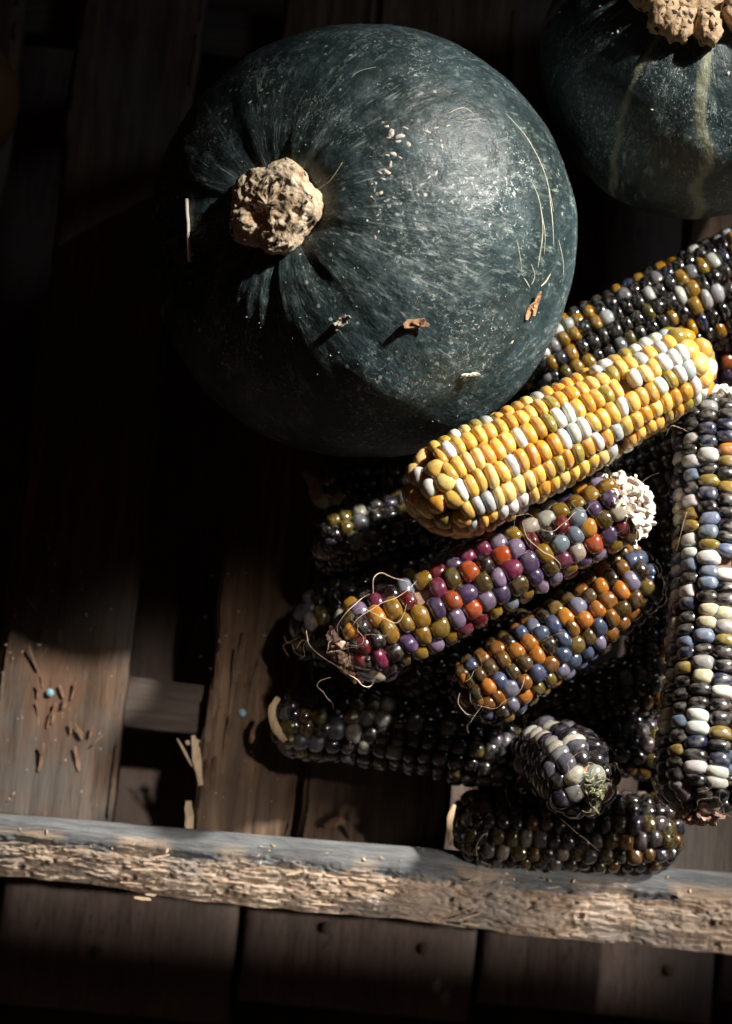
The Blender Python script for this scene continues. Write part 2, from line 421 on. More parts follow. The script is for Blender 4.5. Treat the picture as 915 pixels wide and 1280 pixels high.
def make_rail():
    zt = .030
    # cross-section, measured from the inner top edge: (y, z, rough weight)
    sec = [(.000, -.034, 0), (.000, -.020, 0), (.0005, -.006, 0), (-.0002, -.0012, 0), (-.0018, 0, 0), (-.005, .0004, 0), (-.009, .0004, .0), (-.0115, -.0002, .35)]
    NR = 40
    for i in range(1, NR + 1):
        u = i / NR
        sec.append((-.0115 - .0235 * u, -.0002 - .012 * u - .004 * u ** 4, 1.0 if u < .97 else .6))
    sec += [(-.0345, -.022, .4), (-.033, -.030, .2), (-.030, -.034, 0), (-.015, -.034, 0)]
    NX = 900
    xa = at(-170, 1090, zt).x; xb = at(1110, 1090, zt).x
    yr = at(450, 1053, zt).y; q0, q1 = at(0, 1018, zt), at(915, 1092, zt); slope = (q1.y - q0.y) / (q1.x - q0.x); yr = q0.y - slope * q0.x
    vs, zone = [], []
    m = len(sec)
    for i in range(NX + 1):
        x = xa + (xb - xa) * i / NX
        lowedge = mn.noise(Vector((x * 14, 3, 0))) * .0032 + mn.noise(Vector((x * 70, 3, 1))) * .0012 + .004 * max(0, min(1, (-.09 - x) / .08)) * 1.0
        topedge = mn.noise(Vector((x * 18, 8, 0))) * .0016 + mn.noise(Vector((x * 95, 8, 1))) * .0010
        wav = mn.noise(Vector((x * 6, 1, 5))) * .0018
        for k, (y, z, w) in enumerate(sec):
            f = min(1, max(0, (-y - .010) / .03))
            yy = y + wav + topedge * (1 if -.02 < y < -.008 else 0) + lowedge * f
            zz = z
            if w > 0:
                P = Vector((x * 34, y * 420, 2.0))
                Pw = P + Vector((mn.noise(P * .9), mn.noise(P * .9 + Vector((9, 0, 0))), 0)) * .8
                d, _ = mn.voronoi(Pw)
                crack = max(0, 1 - (d[1] - d[0]) / .13) * (.35 + .65 * max(0, min(1, .5 + 1.8 * mn.noise(Vector((x * 30, y * 60, 50))))))
                fib = mn.noise(Vector((x * 26, y * 620, 7))) * .0013 + mn.noise(Vector((x * 90, y * 1300, 1))) * .0009
                P2 = Vector((x * 95, y * 900, 5.0)); d2, _ = mn.voronoi(P2)
                crack2 = max(0, 1 - (d2[1] - d2[0]) / .2)
                blk = mn.cell_vector(Pw).x if False else mn.noise(Vector((math.floor(Pw.x), math.floor(Pw.y), 3.3)))
                pit = max(0, mn.noise(Vector((x * 110, y * 260, 11))) - .50) * .012
                rot = max(0, mn.noise(Vector((x * 24, y * 40, 21)))) * .003
                dz = -crack * .0024 - crack2 * .0011 + fib - pit - rot + mn.noise(Vector((x * 60, y * 240, 31))) * .0016
                zz += dz * w; yy += fib * w * .5
            else:
                zz += mn.noise(Vector((x * 30, y * 160, 2))) * .0009 + mn.noise(Vector((x * 60, y * 420, 6))) * .0007 + mn.noise(Vector((x * 110, y * 700, 2))) * .0005
            vs.append((x, yr + slope * x + yy * (1 + .10 * x / .17), zt + zz))
            edge = .5 + 2.2 * mn.noise(Vector((x * 40, y * 60, 77)))
            zone.append(1.0 if y < -.0150 else 0.0 if y > -.0085 else min(1, max(0, edge)))
    fs = []
    for i in range(NX):
        for k in range(m):
            k2 = (k + 1) % m
            fs.append((i * m + k, (i + 1) * m + k, (i + 1) * m + k2, i * m + k2))
    fs.append(tuple(range(m))); fs.append(tuple(NX * m + k for k in range(m))[::-1])
    o = build('front_rim', vs, fs, rail_mat(), crate)
    a = o.data.attributes.new('zone', 'FLOAT', 'POINT'); a.data.foreach_set('value', zone)
    return o
rim = make_rail()
rr = random.Random(31)
for i in range(14):
    px = rr.uniform(5, 905); top = 1062 + (px / 915) * 62 - 8
    py = top + rr.uniform(0, 62)
    c = at(px, py, .030 - (py - top) / 62 * .011)
    d = (right + up * rr.gauss(0, .12) + Vector((0, 0, rr.uniform(-.02, .1)))).normalized()
    a, b = chip_geo(c, d, Vector((0, -.3, 1)), rr.uniform(.005, .013), rr.uniform(.0006, .0014), .0005, 500 + i, .1)
    build('splinter', a, b, M_SPLINTER, rim, smooth=False)

# ------------------------------------------------------------------ squashes
def squash_mat(name, stripes=False):
    t = NT(name)
    o = t.coords('Object'); pol = t.attr('pol')
    n1 = t.noise(o, 16, 5, .6); n2 = t.noise(o, 75, 5, .65); n3 = t.noise(o, 260, 3)
    c = t.ramp(n1, [(.30, (.008, .016, .016)), (.52, (.018, .036, .040)), (.72, (.050, .088, .100))])
    c = t.mix(t.ramp(n2, [(.50, 0), (.68, .55)]), c, (.052, .086, .090))
    n4 = t.noise(t.coords('Object'), 150, 4, .7, .5)
    c = t.mix(t.math('MULTIPLY', t.ramp(n4, [(.56, 0), (.68, .85)]), t.ramp(n1, [(.45, .15), (.62, 1)])), c, (.20, .25, .23))
    c = t.mix(t.ramp(n3, [(.30, .6), (.45, 0)]), c, (.012, .02, .018))
    # pale flecks drawn out along the meridians, more of them towards the stem
    sv = t.attr('pol', (16, 16, 5.0)); s1 = t.noise(sv, 1.9, 6, .75, .2)
    sv2 = t.attr('pol', (5, 5, 1.2)); s2 = t.noise(sv2, 1.3, 3)
    fl = t.math('MULTIPLY', t.ramp(s1, [(.54, 0), (.66, 1)]), t.ramp(s2, [(.42, .08), (.62, .9)]))
    c = t.mix(fl, c, (.24, .29, .27))
    if stripes:
        a = t.node('ShaderNodeAttribute', attribute_name='stripe').outputs['Fac']
        c = t.mix(t.math('MULTIPLY', a, .65), c, t.mix(n2, (.20, .21, .12), (.38, .38, .25)))
    d = t.voro(o, 330); cell = t.voro(o, 330, out='Color')
    sepc = t.node('ShaderNodeSeparateColor'); t.link(cell, sepc.inputs[0])
    pick = t.math('GREATER_THAN', sepc.outputs[0], .93)
    dot = t.math('MULTIPLY', pick, t.math('LESS_THAN', d, .30))
    patch = t.ramp(t.noise(o, 22, 2), [(.45, 0), (.6, 1)])
    c = t.mix(t.math('MULTIPLY', t.math('MULTIPLY', dot, patch), .8), c, (.42, .44, .40))
    n5 = t.noise(t.attr('pol', (9, 9, 9)), 5.5, 6, .75, .8)
    c = t.mix(t.math('MULTIPLY', t.ramp(n5, [(.57, 0), (.61, 1.0)]), t.ramp(t.noise(o, 30, 2), [(.46, .12), (.60, 1)])), c, (.42, .45, .42))
    dent = t.voro(t.coords('Object', (1, 1, 1)), 120, feature='SMOOTH_F1')
    h = t.math('ADD', t.math('MULTIPLY', n2, .8), t.math('ADD', t.math('MULTIPLY', n3, .25), t.math('MULTIPLY', dent, .55)))
    b = t.bump(h, .9, .0017)
    b = t.bump(s1, .35, .0012, b)
    rough = t.ramp(n2, [(.3, .36), (.7, .60)])
    t.set(Base_Color=c, Roughness=rough, Normal=b, Specular_IOR_Level=.5, Coat_Weight=.0)
    return t.m
def stem_mat(name='corky_stem', k=1.0):
    t = NT(name); o = t.coords('Object')
    n = t.noise(o, 130, 6, .65); n2 = t.noise(o, 420, 4)
    c = t.ramp(n, [(.28, (.22, .12, .06)), (.40, (.62, .45, .29)), (.60, (.86, .72, .54))])
    if k != 1: c = t.mix(1.0, c, (k, k * .88, k * .76), 'MULTIPLY')
    wv = t.node('ShaderNodeVectorMath', operation='MULTIPLY_ADD'); tn_ = t.node('ShaderNodeTexNoise'); tn_.inputs['Scale'].default_value = 260; t.link(o, tn_.inputs['Vector'])
    t.link(tn_.outputs['Color'], wv.inputs[0]); wv.inputs[1].default_value = (.012, .012, .012); t.link(o, wv.inputs[2]); o = wv.outputs[0]
    d = t.voro(o, 190); pick = t.math('LESS_THAN', d, .30)
    cell = t.node('ShaderNodeSeparateColor'); t.link(t.voro(o, 190, out='Color'), cell.inputs[0])
    c = t.mix(t.math('MULTIPLY', pick, t.math('GREATER_THAN', cell.outputs[1], .62)), c, (.035, .03, .022))
    t.set(Base_Color=c, Roughness=.85, Specular_IOR_Level=.25, Normal=t.bump(t.math('ADD', n, t.math('MULTIPLY', n2, .5)), .9, .0022))
    return t.m
M_STEM = stem_mat(); M_STEM2 = stem_mat('brown_corky_stem', .62)

def make_squash(name, label, group, cpx, z, a, c, tilt_img, mat, seed, lobes=10, stripes=(), dep=.016, ribamp=1.0):
    ctr = at(cpx[0], cpx[1], z)
    ax = (right * tilt_img[0] + up * tilt_img[1] - fwd * math.sqrt(max(.05, 1 - tilt_img[0] ** 2 - tilt_img[1] ** 2))).normalized()
    e1 = (right - ax * right.dot(ax)).normalized(); e2 = ax.cross(e1)
    root = empty(name, Vector((ctr.x, ctr.y, ctr.z - c)), label, 'squash', group)
    NU, NV = 220, 120
    vs, pol, stp = [], [], []
    so = seed * 7.3
    for j in range(NV + 1):
        psi = math.pi * (j / NV) ** 1.15
        for i in range(NU):
            th = 2 * math.pi * i / NU
            p = 2.25
            cs, sn = math.cos(psi), math.sin(psi)
            r = 1 / ((abs(sn) / a) ** p + (abs(cs) / c) ** p) ** (1 / p)
            wob = mn.noise(Vector((math.cos(th) * 1.5, math.sin(th) * 1.5, so))) * 1.1
            rib = math.cos(lobes * th + wob * 2.0 + .25 * math.sin(psi * 3))
            rib = 1 - abs(rib) ** 1.3 if rib < 0 else 1
            amp = (.0085 * math.exp(-((psi - .40) / .30) ** 2) + .0045) * ribamp
            fine = mn.noise(Vector((math.cos(th) * 9, math.sin(th) * 9, so + psi * .5))) * .0075 * math.exp(-(psi / .75) ** 2) + mn.noise(Vector((math.cos(th) * 4, math.sin(th) * 4, so + psi * .3))) * .008
            r *= 1 + (amp * (rib - .6) + fine) * min(1, psi / .2)
            dirv = e1 * (math.cos(th) * sn) + e2 * (math.sin(th) * sn) + ax * cs
            r *= 1 + .018 * mn.noise(dirv * 1.6 + Vector((so, 0, 0))) + .006 * mn.noise(dirv * 5 + Vector((0, so, 0))) + .0020 * mn.noise(dirv * 16 + Vector((0, so, 0))) + .0012 * mn.noise(dirv * 34)
            pt = dirv * r - ax * dep * math.exp(-(psi / .25) ** 2) - ax * (-1) * .018 * math.exp(-((math.pi - psi) / .3) ** 2) * -1
            vs.append(ctr + pt); pol.append((math.cos(th), math.sin(th), psi))
            s = 0
            for (ta, wd_) in stripes:
                d = abs((th - R(ta) + .10 * mn.noise(Vector((psi * 3, ta, so))) + math.pi) % (2 * math.pi) - math.pi) * max(.15, sn) * a
                wloc = wd_ * (.55 + .5 * math.sin(psi * 1.3)) * (1 + .5 * mn.noise(Vector((psi * 9, ta, 2))))
                s = max(s, 1 - max(0, min(1, (d - wloc * .75) / (wloc * .45))))
            stp.append(s)
    fs = []
    for j in range(NV):
        for i in range(NU):
            i2 = (i + 1) % NU
            fs.append((j * NU + i, (j + 1) * NU + i, (j + 1) * NU + i2, j * NU + i2))
    rind = build('rind', vs, fs, mat, root, origin=ctr)
    at_ = rind.data.attributes.new('pol', 'FLOAT_VECTOR', 'POINT'); at_.data.foreach_set('vector', [q for p in pol for q in p])
    at_ = rind.data.attributes.new('stripe', 'FLOAT', 'POINT'); at_.data.foreach_set('value', stp)
    bvh = BVHTree.FromPolygons([tuple(v) for v in vs], fs)
    return root, rind, ctr, ax, e1, e2, bvh

sq1 = make_squash('green_squash', 'large dark green squash with a corky stem, resting left of the yellow corn cob', 'dark green squashes',
                  (452, 304), .088, .1035, .087, (-.465, .085), squash_mat('green_rind'), 3)
sq2 = make_squash('green_squash', 'dark green squash with pale stripes and knobbly stem cut off by the top right corner', 'dark green squashes',
                  (868, 78), .085, .0755, .066, (-.07, .40), squash_mat('striped_green_rind', True), 9, 9, stripes=((-92, .0026), (-126, .0013), (-30, .002), (60, .002), (170, .002)), dep=.010)
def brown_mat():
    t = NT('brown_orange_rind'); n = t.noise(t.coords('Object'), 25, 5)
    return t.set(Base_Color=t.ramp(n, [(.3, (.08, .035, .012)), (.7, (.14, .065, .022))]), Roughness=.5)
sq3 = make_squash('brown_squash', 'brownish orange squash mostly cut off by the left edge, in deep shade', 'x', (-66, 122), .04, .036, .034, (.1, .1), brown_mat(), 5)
del sq3[0]['group']

def knob(root, ctr, ax, e1, e2, base_r, top_r, h, zoff, seed, mat, name='stem', squish=1.0, amp=1.0, lean=(0, 0)):
    vs, fs = [], []
    NU, NV = 90, 60
    for j in range(NV + 1):
        v = j / NV
        if v < .55:
            q = v / .55; r = base_r + (top_r - base_r) * q; z = h * q * .9 - .004
            if q > .8: z -= 0; 
        else:
            q = (v - .55) / .45; r = top_r * math.cos(q * math.pi / 2) ** .62; z = h * .9 - .004 + h * .28 * math.sin(q * math.pi / 2)
        for i in range(NU):
            th = 2 * math.pi * i / NU
            d = e1 * math.cos(th) * squish + e2 * math.sin(th)
            rr_ = r * (1 + .08 * math.sin(5 * th + seed))
            p = d * rr_ + ax * z
            nrm = (d * (1 - v * .7) + ax * v * 1.1).normalized()
            Q = p * 1000
            dd, _ = mn.voronoi(Q * .20 + Vector((mn.noise(Q * .25), mn.noise(Q * .25 + Vector((7, 3, 0))), seed)) * .9)
            disp = min(.35, dd[1] - dd[0]) * .0036 - .0012 + mn.noise(Q * .16) * .0022 + mn.noise(Q * .4) * .0013 + mn.noise(Q * .9) * .0011 - max(0, mn.noise(Q * .55 + Vector((9, 2, 4))) - .3) * .007
            p = p + nrm * disp * .62 * amp * (.3 + .7 * min(1, v * 3)) + (e1 * lean[0] + e2 * lean[1]) * v
            hole = (e1 * -.004 + e2 * -.0045 + (e1 * lean[0] + e2 * lean[1]))
            hd = ((p - ax * p.dot(ax)) - hole).length
            if v > .5: p = p - ax * .009 * math.exp(-(hd / .0036) ** 2)
            vs.append(ctr + ax * zoff + p)
    for j in range(NV):
        for i in range(NU):
            i2 = (i + 1) % NU
            fs.append((j * NU + i, j * NU + i2, (j + 1) * NU + i2, (j + 1) * NU + i))
    return build(name, vs, fs, mat, root)
root1, rind1, c1, ax1, e11, e12, bvh1 = sq1
knob(root1, c1, ax1, e11, e12, .0185, .0208, .019, .087 - .014, 2.0, M_STEM, squish=1.08, amp=1.0)

def hit(bvh, px, py):
    loc, nrm, i, d = bvh.ray_cast(CAM, ray(px, py))
    if loc is None: return None, None
    if nrm.dot(ray(px, py)) > 0: nrm = -nrm
    return loc, nrm
# corky scars and healed scratches on the large squash
vs, fs = [], []
rr = random.Random(77)
def blob(p, n, L, Wd, T, ang):
    d = (right * math.cos(ang) + up * math.sin(ang)); d = (d - n * d.dot(n)).normalized(); s = n.cross(d)
    base = len(vs); K = 8
    for ring, (rf, hf) in enumerate(((1.0, -.4), (.85, .35), (.45, .8))):
        for k in range(K):
            a = 2 * math.pi * k / K; j = rr.uniform(.6, 1.25)
            vs.append(p + d * math.cos(a) * L * rf * j + s * math.sin(a) * Wd * rf * j + n * T * hf)
    vs.append(p + n * T)
    for q in (0, K):
        for k in range(K): fs.append((base + q + k, base + q + (k + 1) % K, base + q + K + (k + 1) % K, base + q + K + k))
    for k in range(K): fs.append((base + 2 * K + k, base + 2 * K + (k + 1) % K, base + 3 * K))
scar_list = [(483, 158, 3.2, 0), (490, 165, 5.5, .2), (500, 170, 5, .1), (507, 160, 4, 0), (497, 177, 4, .3), (511, 180, 3.4, 1.4), (478, 153, 2, 0), (486, 172, 3.5, .1),
             (492, 193, 5, 0), (484, 194, 3, 0), (500, 197, 3, .2), (488, 206, 4, 0), (475, 216, 4, 0), (484, 215, 5, .1), (479, 224, 2.5, 0), (470, 229, 1.8, 0), (465, 230, 1.6, 0),
             (468, 238, 2.2, 1), (476, 241, 3, .3), (464, 246, 1.7, 0), (484, 250, 1.6, 0), (459, 276, 2, 1.4), (472, 269, 2.2, 0), (472, 275, 1.8, 0), (473, 290, 2.4, 1.5), (469, 297, 2.8, 1.2), (475, 262, 1.4, 0),
             (312, 128, 2.6, .8), (551, 176, 2.6, 1.5), (552, 183, 3.8, 1.6), (196, 262, 3.5, .8), (192, 272, 3, 1), (222, 246, 2.6, .7), (375, 318, 2.4, .5),
             (535, 165, 3.5, .2), (545, 160, 4, .5), (560, 157, 3, .3), (536, 222, 3, .6), (545, 217, 4, .7), (640, 428, 3.6, 1.4)]
for px, py, s, a in scar_list:
    p, n = hit(bvh1, px, py)
    if p is None: continue
    k = 1 / ppm(p)
    blob(p, n, s * k * rr.uniform(1.0, 1.5), s * k * rr.uniform(.4, .8), min(.0007, s * k * .22), a + rr.gauss(0, .6))
for i in range(170):
    px, py = rr.uniform(300, 700), rr.uniform(60, 540)
    p, n = hit(bvh1, px, py)
    if p is None: continue
    k = 1 / ppm(p); blob(p, n, rr.uniform(.5, 1.2) * k, rr.uniform(.4, .8) * k, .0004, rr.uniform(0, 3))
tag(build('scar', vs, fs, M_SCAR, root1), kind='stuff')
def ribbon(bvh, pts, wpx):
    """a thin raised thread of healed skin following the rind"""
    P = smooth_path([Vector((x, y, 0)) for x, y in pts], 8)
    out = []
    for q in P:
        p, n = hit(bvh, q.x, q.y)
        if p is not None: out.append(p + n * .00005)
    return tube_geo(out, wpx / ppm(out[0]) / 2, 5)
for pts, w in (([(632, 142), (658, 172), (680, 215), (692, 265)], 1.8), ([(665, 228), (674, 252), (678, 290), (672, 335)], 2.0), ([(686, 238), (690, 275), (692, 310)], 2.0),
               ([(676, 262), (681, 292), (680, 318)], 1.4), ([(698, 300), (703, 325), (704, 345)], 2.2), ([(655, 348), (662, 360)], 2.4), ([(688, 342), (682, 352), (676, 358)], 2.4), ([(560, 142), (578, 135), (592, 142)], 1.8),
               ([(646, 300), (650, 322), (652, 340)], 1.2), ([(664, 330), (668, 345), (664, 356)], 1.6), ([(395, 238), (412, 226), (428, 203)], 1.8), ([(590, 205), (600, 215)], 1.2), ([(440, 95), (452, 88), (470, 84)], 1.2)):
    a, b = ribbon(bvh1, pts, w)
    build('scratch', a, b, M_SCRATCH, root1)

# knobbly stem of the second squash: a ring of corky lumps
root2, rind2, c2, ax2, e21, e22, bvh2 = sq2
st2 = knob(root2, c2, ax2, e21, e22, .022, .020, .012, .066 - .010, 5.0, M_STEM2)
rr = random.Random(12)
for k in range(13):
    th = 2 * math.pi * (k + rr.uniform(-.2, .2)) / 13
    d = e21 * math.cos(th) + e22 * math.sin(th); s = ax2.cross(d)
    ctr = c2 + ax2 * (.066 + rr.uniform(-.002, .001)) + d * rr.uniform(.0255, .029)
    A, B, C_ = rr.uniform(.0080, .0105), rr.uniform(.0060, .0080), rr.uniform(.0055, .0075)
    vs, fs = [], []
    NU, NV = 26, 16
    for j in range(NV + 1):
        ps = math.pi * j / NV
        for i in range(NU):
            t2 = 2 * math.pi * i / NU
            q = d * math.sin(ps) * math.cos(t2) * A + s * math.sin(ps) * math.sin(t2) * B + ax2 * math.cos(ps) * C_
            groove = abs(math.sin(t2 * 2 + k)) * .10 + (abs(math.sin(3.0 * math.sin(ps) * math.sin(t2) * 1.6 + k)) - .5) * .16
            Q = (q + ctr) * 1000
            q = q * (1 + groove + .22 * mn.noise(Q * .22) + .14 * mn.noise(Q * .55) + .07 * mn.noise(Q * 1.3) - .35 * max(0, mn.noise(Q * .33 + Vector((3, 3, 3))) - .25))
            vs.append(ctr + q)
    for j in range(NV):
        for i in range(NU):
            i2 = (i + 1) % NU
            fs.append((j * NU + i, (j + 1) * NU + i, (j + 1) * NU + i2, j * NU + i2))
    build('cork_lump', vs, fs, M_STEM2, st2)
vs, fs = [], []
for px, py, s, a in ((910, 92, 4, 1.2), (765, 42, 2.5, .4), (772, 40, 2.5, 1.2), (755, 25, 2, 0), (750, 8, 2, 0), (815, 137, 2, 0), (700, 15, 2, 0), (740, 50, 1.5, 0)):
    p, n = hit(bvh2, px, py)
    if p is None: continue
    k = 1 / ppm(p); blob(p, n, s * k, s * k * .6, .0008, a)
if vs: tag(build('scar', vs, fs, M_SCAR, root2), kind='stuff')

# ------------------------------------------------------------------ corn
def kernel_mesh(name, sq, top, seed, nu, nv, mat):
    """one kernel: x round the cob, y along it, z outwards; the crown is at z = 1"""
    rr = random.Random(seed)
    vs, fs = [], []
    lean = (rr.uniform(-.10, .10), rr.uniform(-.10, .10))
    ph = rr.uniform(0, 6)
    for j in range(1, nv):
        a = math.pi * j / nv
        z = math.cos(a); rho = math.sin(a)
        zz = (abs(z) ** top) * (1 if z > 0 else -1)
        rr2 = rho ** .8
        for i in range(nu):
            t = 2 * math.pi * i / nu
            cx, sy = math.cos(t), math.sin(t)
            x = (abs(cx) ** sq) * (1 if cx > 0 else -1) * rr2
            y = (abs(sy) ** (sq * .8)) * (1 if sy > 0 else -1) * rho ** .62
            k = 1.0 if zz > 0 else 1 + .22 * zz
            wv = 1 + .05 * math.sin(2 * t + ph) + .03 * math.sin(3 * t + ph * 2)
            q = Vector((x * .9 + seed * 3.1, y * .9, zz * .9))
            dn = 1 + .09 * mn.noise(q) + .05 * mn.noise(q * 2.3)
            vs.append((x * k * wv * dn + lean[0] * zz, y * k * wv * dn + lean[1] * zz, zz * (1 + .06 * mn.noise(q * 1.7))))
    vs.append((lean[0], lean[1], 1.0)); vs.append((-lean[0] * .5, 0, -1.0))
    T, B = len(vs) - 2, len(vs) - 1
    for j in range(nv - 2):
        for i in range(nu):
            i2 = (i + 1) % nu
            fs.append((j * nu + i, (j + 1) * nu + i, (j + 1) * nu + i2, j * nu + i2))
    for i in range(nu):
        fs.append((T, i, (i + 1) % nu)); q = (nv - 2) * nu; fs.append((B, q + (i + 1) % nu, q + i))
    return mesh_of(name, vs, fs, mat), np.array(vs), fs
KM = {'wide': [kernel_mesh('kernel', .84, .84, 10 + i, 14, 9, M_KERNEL['wide']) for i in range(8)],
      'round': [kernel_mesh('kernel', .92, .92, 30 + i, 14, 9, M_KERNEL['round']) for i in range(8)]}
KM['roundwaxy'] = [kernel_mesh('kernel', .95, .92, 50 + i, 14, 9, M_KERNEL['wide']) for i in range(8)]
KL = {'wide': kernel_mesh('kernel_low', .75, .85, 3, 7, 5, None), 'round': kernel_mesh('kernel_low', .92, .95, 4, 7, 5, None)}

PAL = {
 'yellow': [((232, 188, 92), 30), ((216, 160, 60), 20), ((238, 206, 132), 12), ((226, 222, 212), 20), ((184, 188, 186), 12), ((160, 140, 58), 6), ((206, 168, 80), 8)],
 'jewel': [((158, 122, 36), 24), ((94, 72, 112), 13), ((156, 138, 166), 9), ((138, 148, 162), 11), ((118, 28, 38), 7), ((132, 48, 86), 8), ((190, 92, 42), 5), ((206, 148, 54), 9), ((42, 26, 32), 13), ((96, 76, 32), 8), ((196, 186, 172), 3)],
 'amber': [((150, 100, 36), 22), ((212, 138, 50), 11), ((98, 74, 32), 17), ((88, 100, 132), 16), ((146, 142, 166), 16), ((50, 34, 20), 8), ((128, 106, 44), 12)],
 'navy': [((11, 14, 24), 42), ((30, 42, 70), 11), ((112, 128, 150), 11), ((212, 210, 206), 24), ((196, 186, 160), 5), ((140, 118, 50), 4), ((196, 130, 46), .8), ((150, 146, 150), 8)],
 'blackwhite': [((14, 14, 20), 46), ((210, 210, 208), 17), ((140, 140, 144), 5), ((164, 126, 28), 18), ((34, 44, 76), 9), ((104, 90, 30), 5)],
 'plum': [((94, 64, 108), 20), ((196, 104, 36), 16), ((162, 152, 172), 18), ((136, 50, 96), 10), ((140, 150, 166), 14), ((150, 112, 30), 12), ((44, 30, 44), 10)],
 'pearl': [((206, 202, 190), 24), ((104, 106, 118), 16), ((22, 22, 34), 34), ((146, 146, 150), 14), ((50, 50, 76), 12)],
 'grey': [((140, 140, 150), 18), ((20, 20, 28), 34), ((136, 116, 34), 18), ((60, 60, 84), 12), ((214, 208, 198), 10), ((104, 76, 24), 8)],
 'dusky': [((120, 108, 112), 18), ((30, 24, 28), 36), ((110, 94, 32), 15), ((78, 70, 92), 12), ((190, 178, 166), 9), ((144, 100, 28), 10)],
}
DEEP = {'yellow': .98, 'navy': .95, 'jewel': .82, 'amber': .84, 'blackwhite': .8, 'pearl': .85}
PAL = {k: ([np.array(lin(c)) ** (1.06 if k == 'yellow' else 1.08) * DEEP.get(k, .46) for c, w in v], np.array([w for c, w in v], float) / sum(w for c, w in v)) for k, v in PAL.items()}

COBS = [
 # key, label, A px, zA, B px, zB, RA px, RB px, rows, pitch px, style, palette, capA, capB, chaffA, chaffB
 ('yellow', 'golden yellow corn cob with scattered white kernels, resting against the large squash', (512, 638), .136, (888, 436), .116, 69, 55, 13, 14.6, 'wide', 'yellow', 1.25, 1.1, 0, .0),
 ('jewel', 'purple, gold and maroon corn cob with white chaff at its tip', (424, 820), .108, (806, 618), .108, 58, 48, 12, 21.5, 'round', 'jewel', .8, .9, .42, 1.0),
 ('amber', 'short amber and slate blue corn cob lying below the purple and gold cob', (572, 884), .078, (818, 700), .082, 50, 50, 13, 18.5, 'round', 'amber', 1.0, .7, 0, .0),
 ('navy', 'long navy, white and cream corn cob lying along the right edge', (896, 492), .088, (874, 1022), .112, 58, 64, 13, 16.5, 'wide', 'navy', .9, .9, .5, .22),
 ('blackwhite', 'black, white and gold corn cob behind the yellow cob, running off to the right edge', (655, 482), .058, (990, 322), .066, 62, 68, 17, 15.0, 'round', 'blackwhite', 1, 1, 0, 0),
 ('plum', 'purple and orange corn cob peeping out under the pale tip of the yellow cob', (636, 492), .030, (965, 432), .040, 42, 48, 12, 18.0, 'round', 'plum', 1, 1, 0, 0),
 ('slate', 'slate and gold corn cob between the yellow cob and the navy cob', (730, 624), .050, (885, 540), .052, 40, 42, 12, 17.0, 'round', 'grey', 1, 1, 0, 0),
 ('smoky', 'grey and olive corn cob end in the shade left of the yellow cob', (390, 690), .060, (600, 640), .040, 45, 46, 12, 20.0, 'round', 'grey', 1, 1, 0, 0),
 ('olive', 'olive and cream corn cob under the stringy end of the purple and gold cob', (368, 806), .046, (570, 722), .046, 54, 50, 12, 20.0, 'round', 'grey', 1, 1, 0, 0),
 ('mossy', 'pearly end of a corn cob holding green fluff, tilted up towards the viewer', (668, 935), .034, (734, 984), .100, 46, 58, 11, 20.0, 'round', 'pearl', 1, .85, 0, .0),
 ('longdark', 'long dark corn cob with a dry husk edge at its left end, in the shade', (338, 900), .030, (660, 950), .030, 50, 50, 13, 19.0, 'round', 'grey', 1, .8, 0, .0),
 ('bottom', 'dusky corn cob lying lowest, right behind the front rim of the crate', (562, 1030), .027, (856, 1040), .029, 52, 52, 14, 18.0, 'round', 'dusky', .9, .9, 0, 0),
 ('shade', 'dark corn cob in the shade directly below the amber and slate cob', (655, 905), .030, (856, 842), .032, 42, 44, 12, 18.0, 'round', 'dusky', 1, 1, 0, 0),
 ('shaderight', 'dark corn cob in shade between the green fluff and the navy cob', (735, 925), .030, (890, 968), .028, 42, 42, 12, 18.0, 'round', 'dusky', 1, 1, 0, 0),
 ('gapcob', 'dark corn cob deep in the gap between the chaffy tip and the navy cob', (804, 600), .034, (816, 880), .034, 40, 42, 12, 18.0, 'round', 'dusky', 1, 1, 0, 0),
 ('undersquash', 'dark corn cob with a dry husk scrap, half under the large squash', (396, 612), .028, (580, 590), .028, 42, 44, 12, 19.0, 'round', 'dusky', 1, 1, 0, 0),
 ('buried', 'dark corn cob buried between the purple and the amber cobs', (490, 862), .034, (690, 790), .034, 42, 42, 12, 18.0, 'round', 'dusky', 1, 1, 0, 0),
]
CAPS = []
for cb in COBS:
    A = at(*cb[2], cb[3]); B = at(*cb[4], cb[5]); ra, rb = cb[6] / ppm(A), cb[7] / ppm(B)
    d = (B - A).normalized()
    CAPS.append((A + d * ra * .9, B - d * rb * .9, (ra + rb) / 2))
def seg_dist_ray(P, cap):
    """closest distance between the sight line from P to the camera and a cob's axis"""
    A, B, r = cap
    d1 = CAM - P; d2 = B - A; rv = P - A
    a, e, f = d1.dot(d1), d2.dot(d2), d2.dot(rv); c = d1.dot(rv); b = d1.dot(d2)
    den = a * e - b * b
    s = min(1, max(0, (b * f - c * e) / den)) if den > 1e-12 else 0
    t = (b * s + f) / e
    if t < 0: t = 0; s = min(1, max(0, -c / a))
    elif t > 1: t = 1; s = min(1, max(0, (b - c) / a))
    return ((P + d1 * s) - (A + d2 * t)).length
def occluded(P, me):
    for i, cp in enumerate(CAPS):
        if i != me and seg_dist_ray(P, cp) < cp[2] * .86: return True
    d = (CAM - P).normalized()
    loc, _, _, dist = bvh1.ray_cast(P, d)
    if loc is not None and dist > .004: return True
    loc, _, _, dist = bvh2.ray_cast(P, d)
    return loc is not None and dist > .004

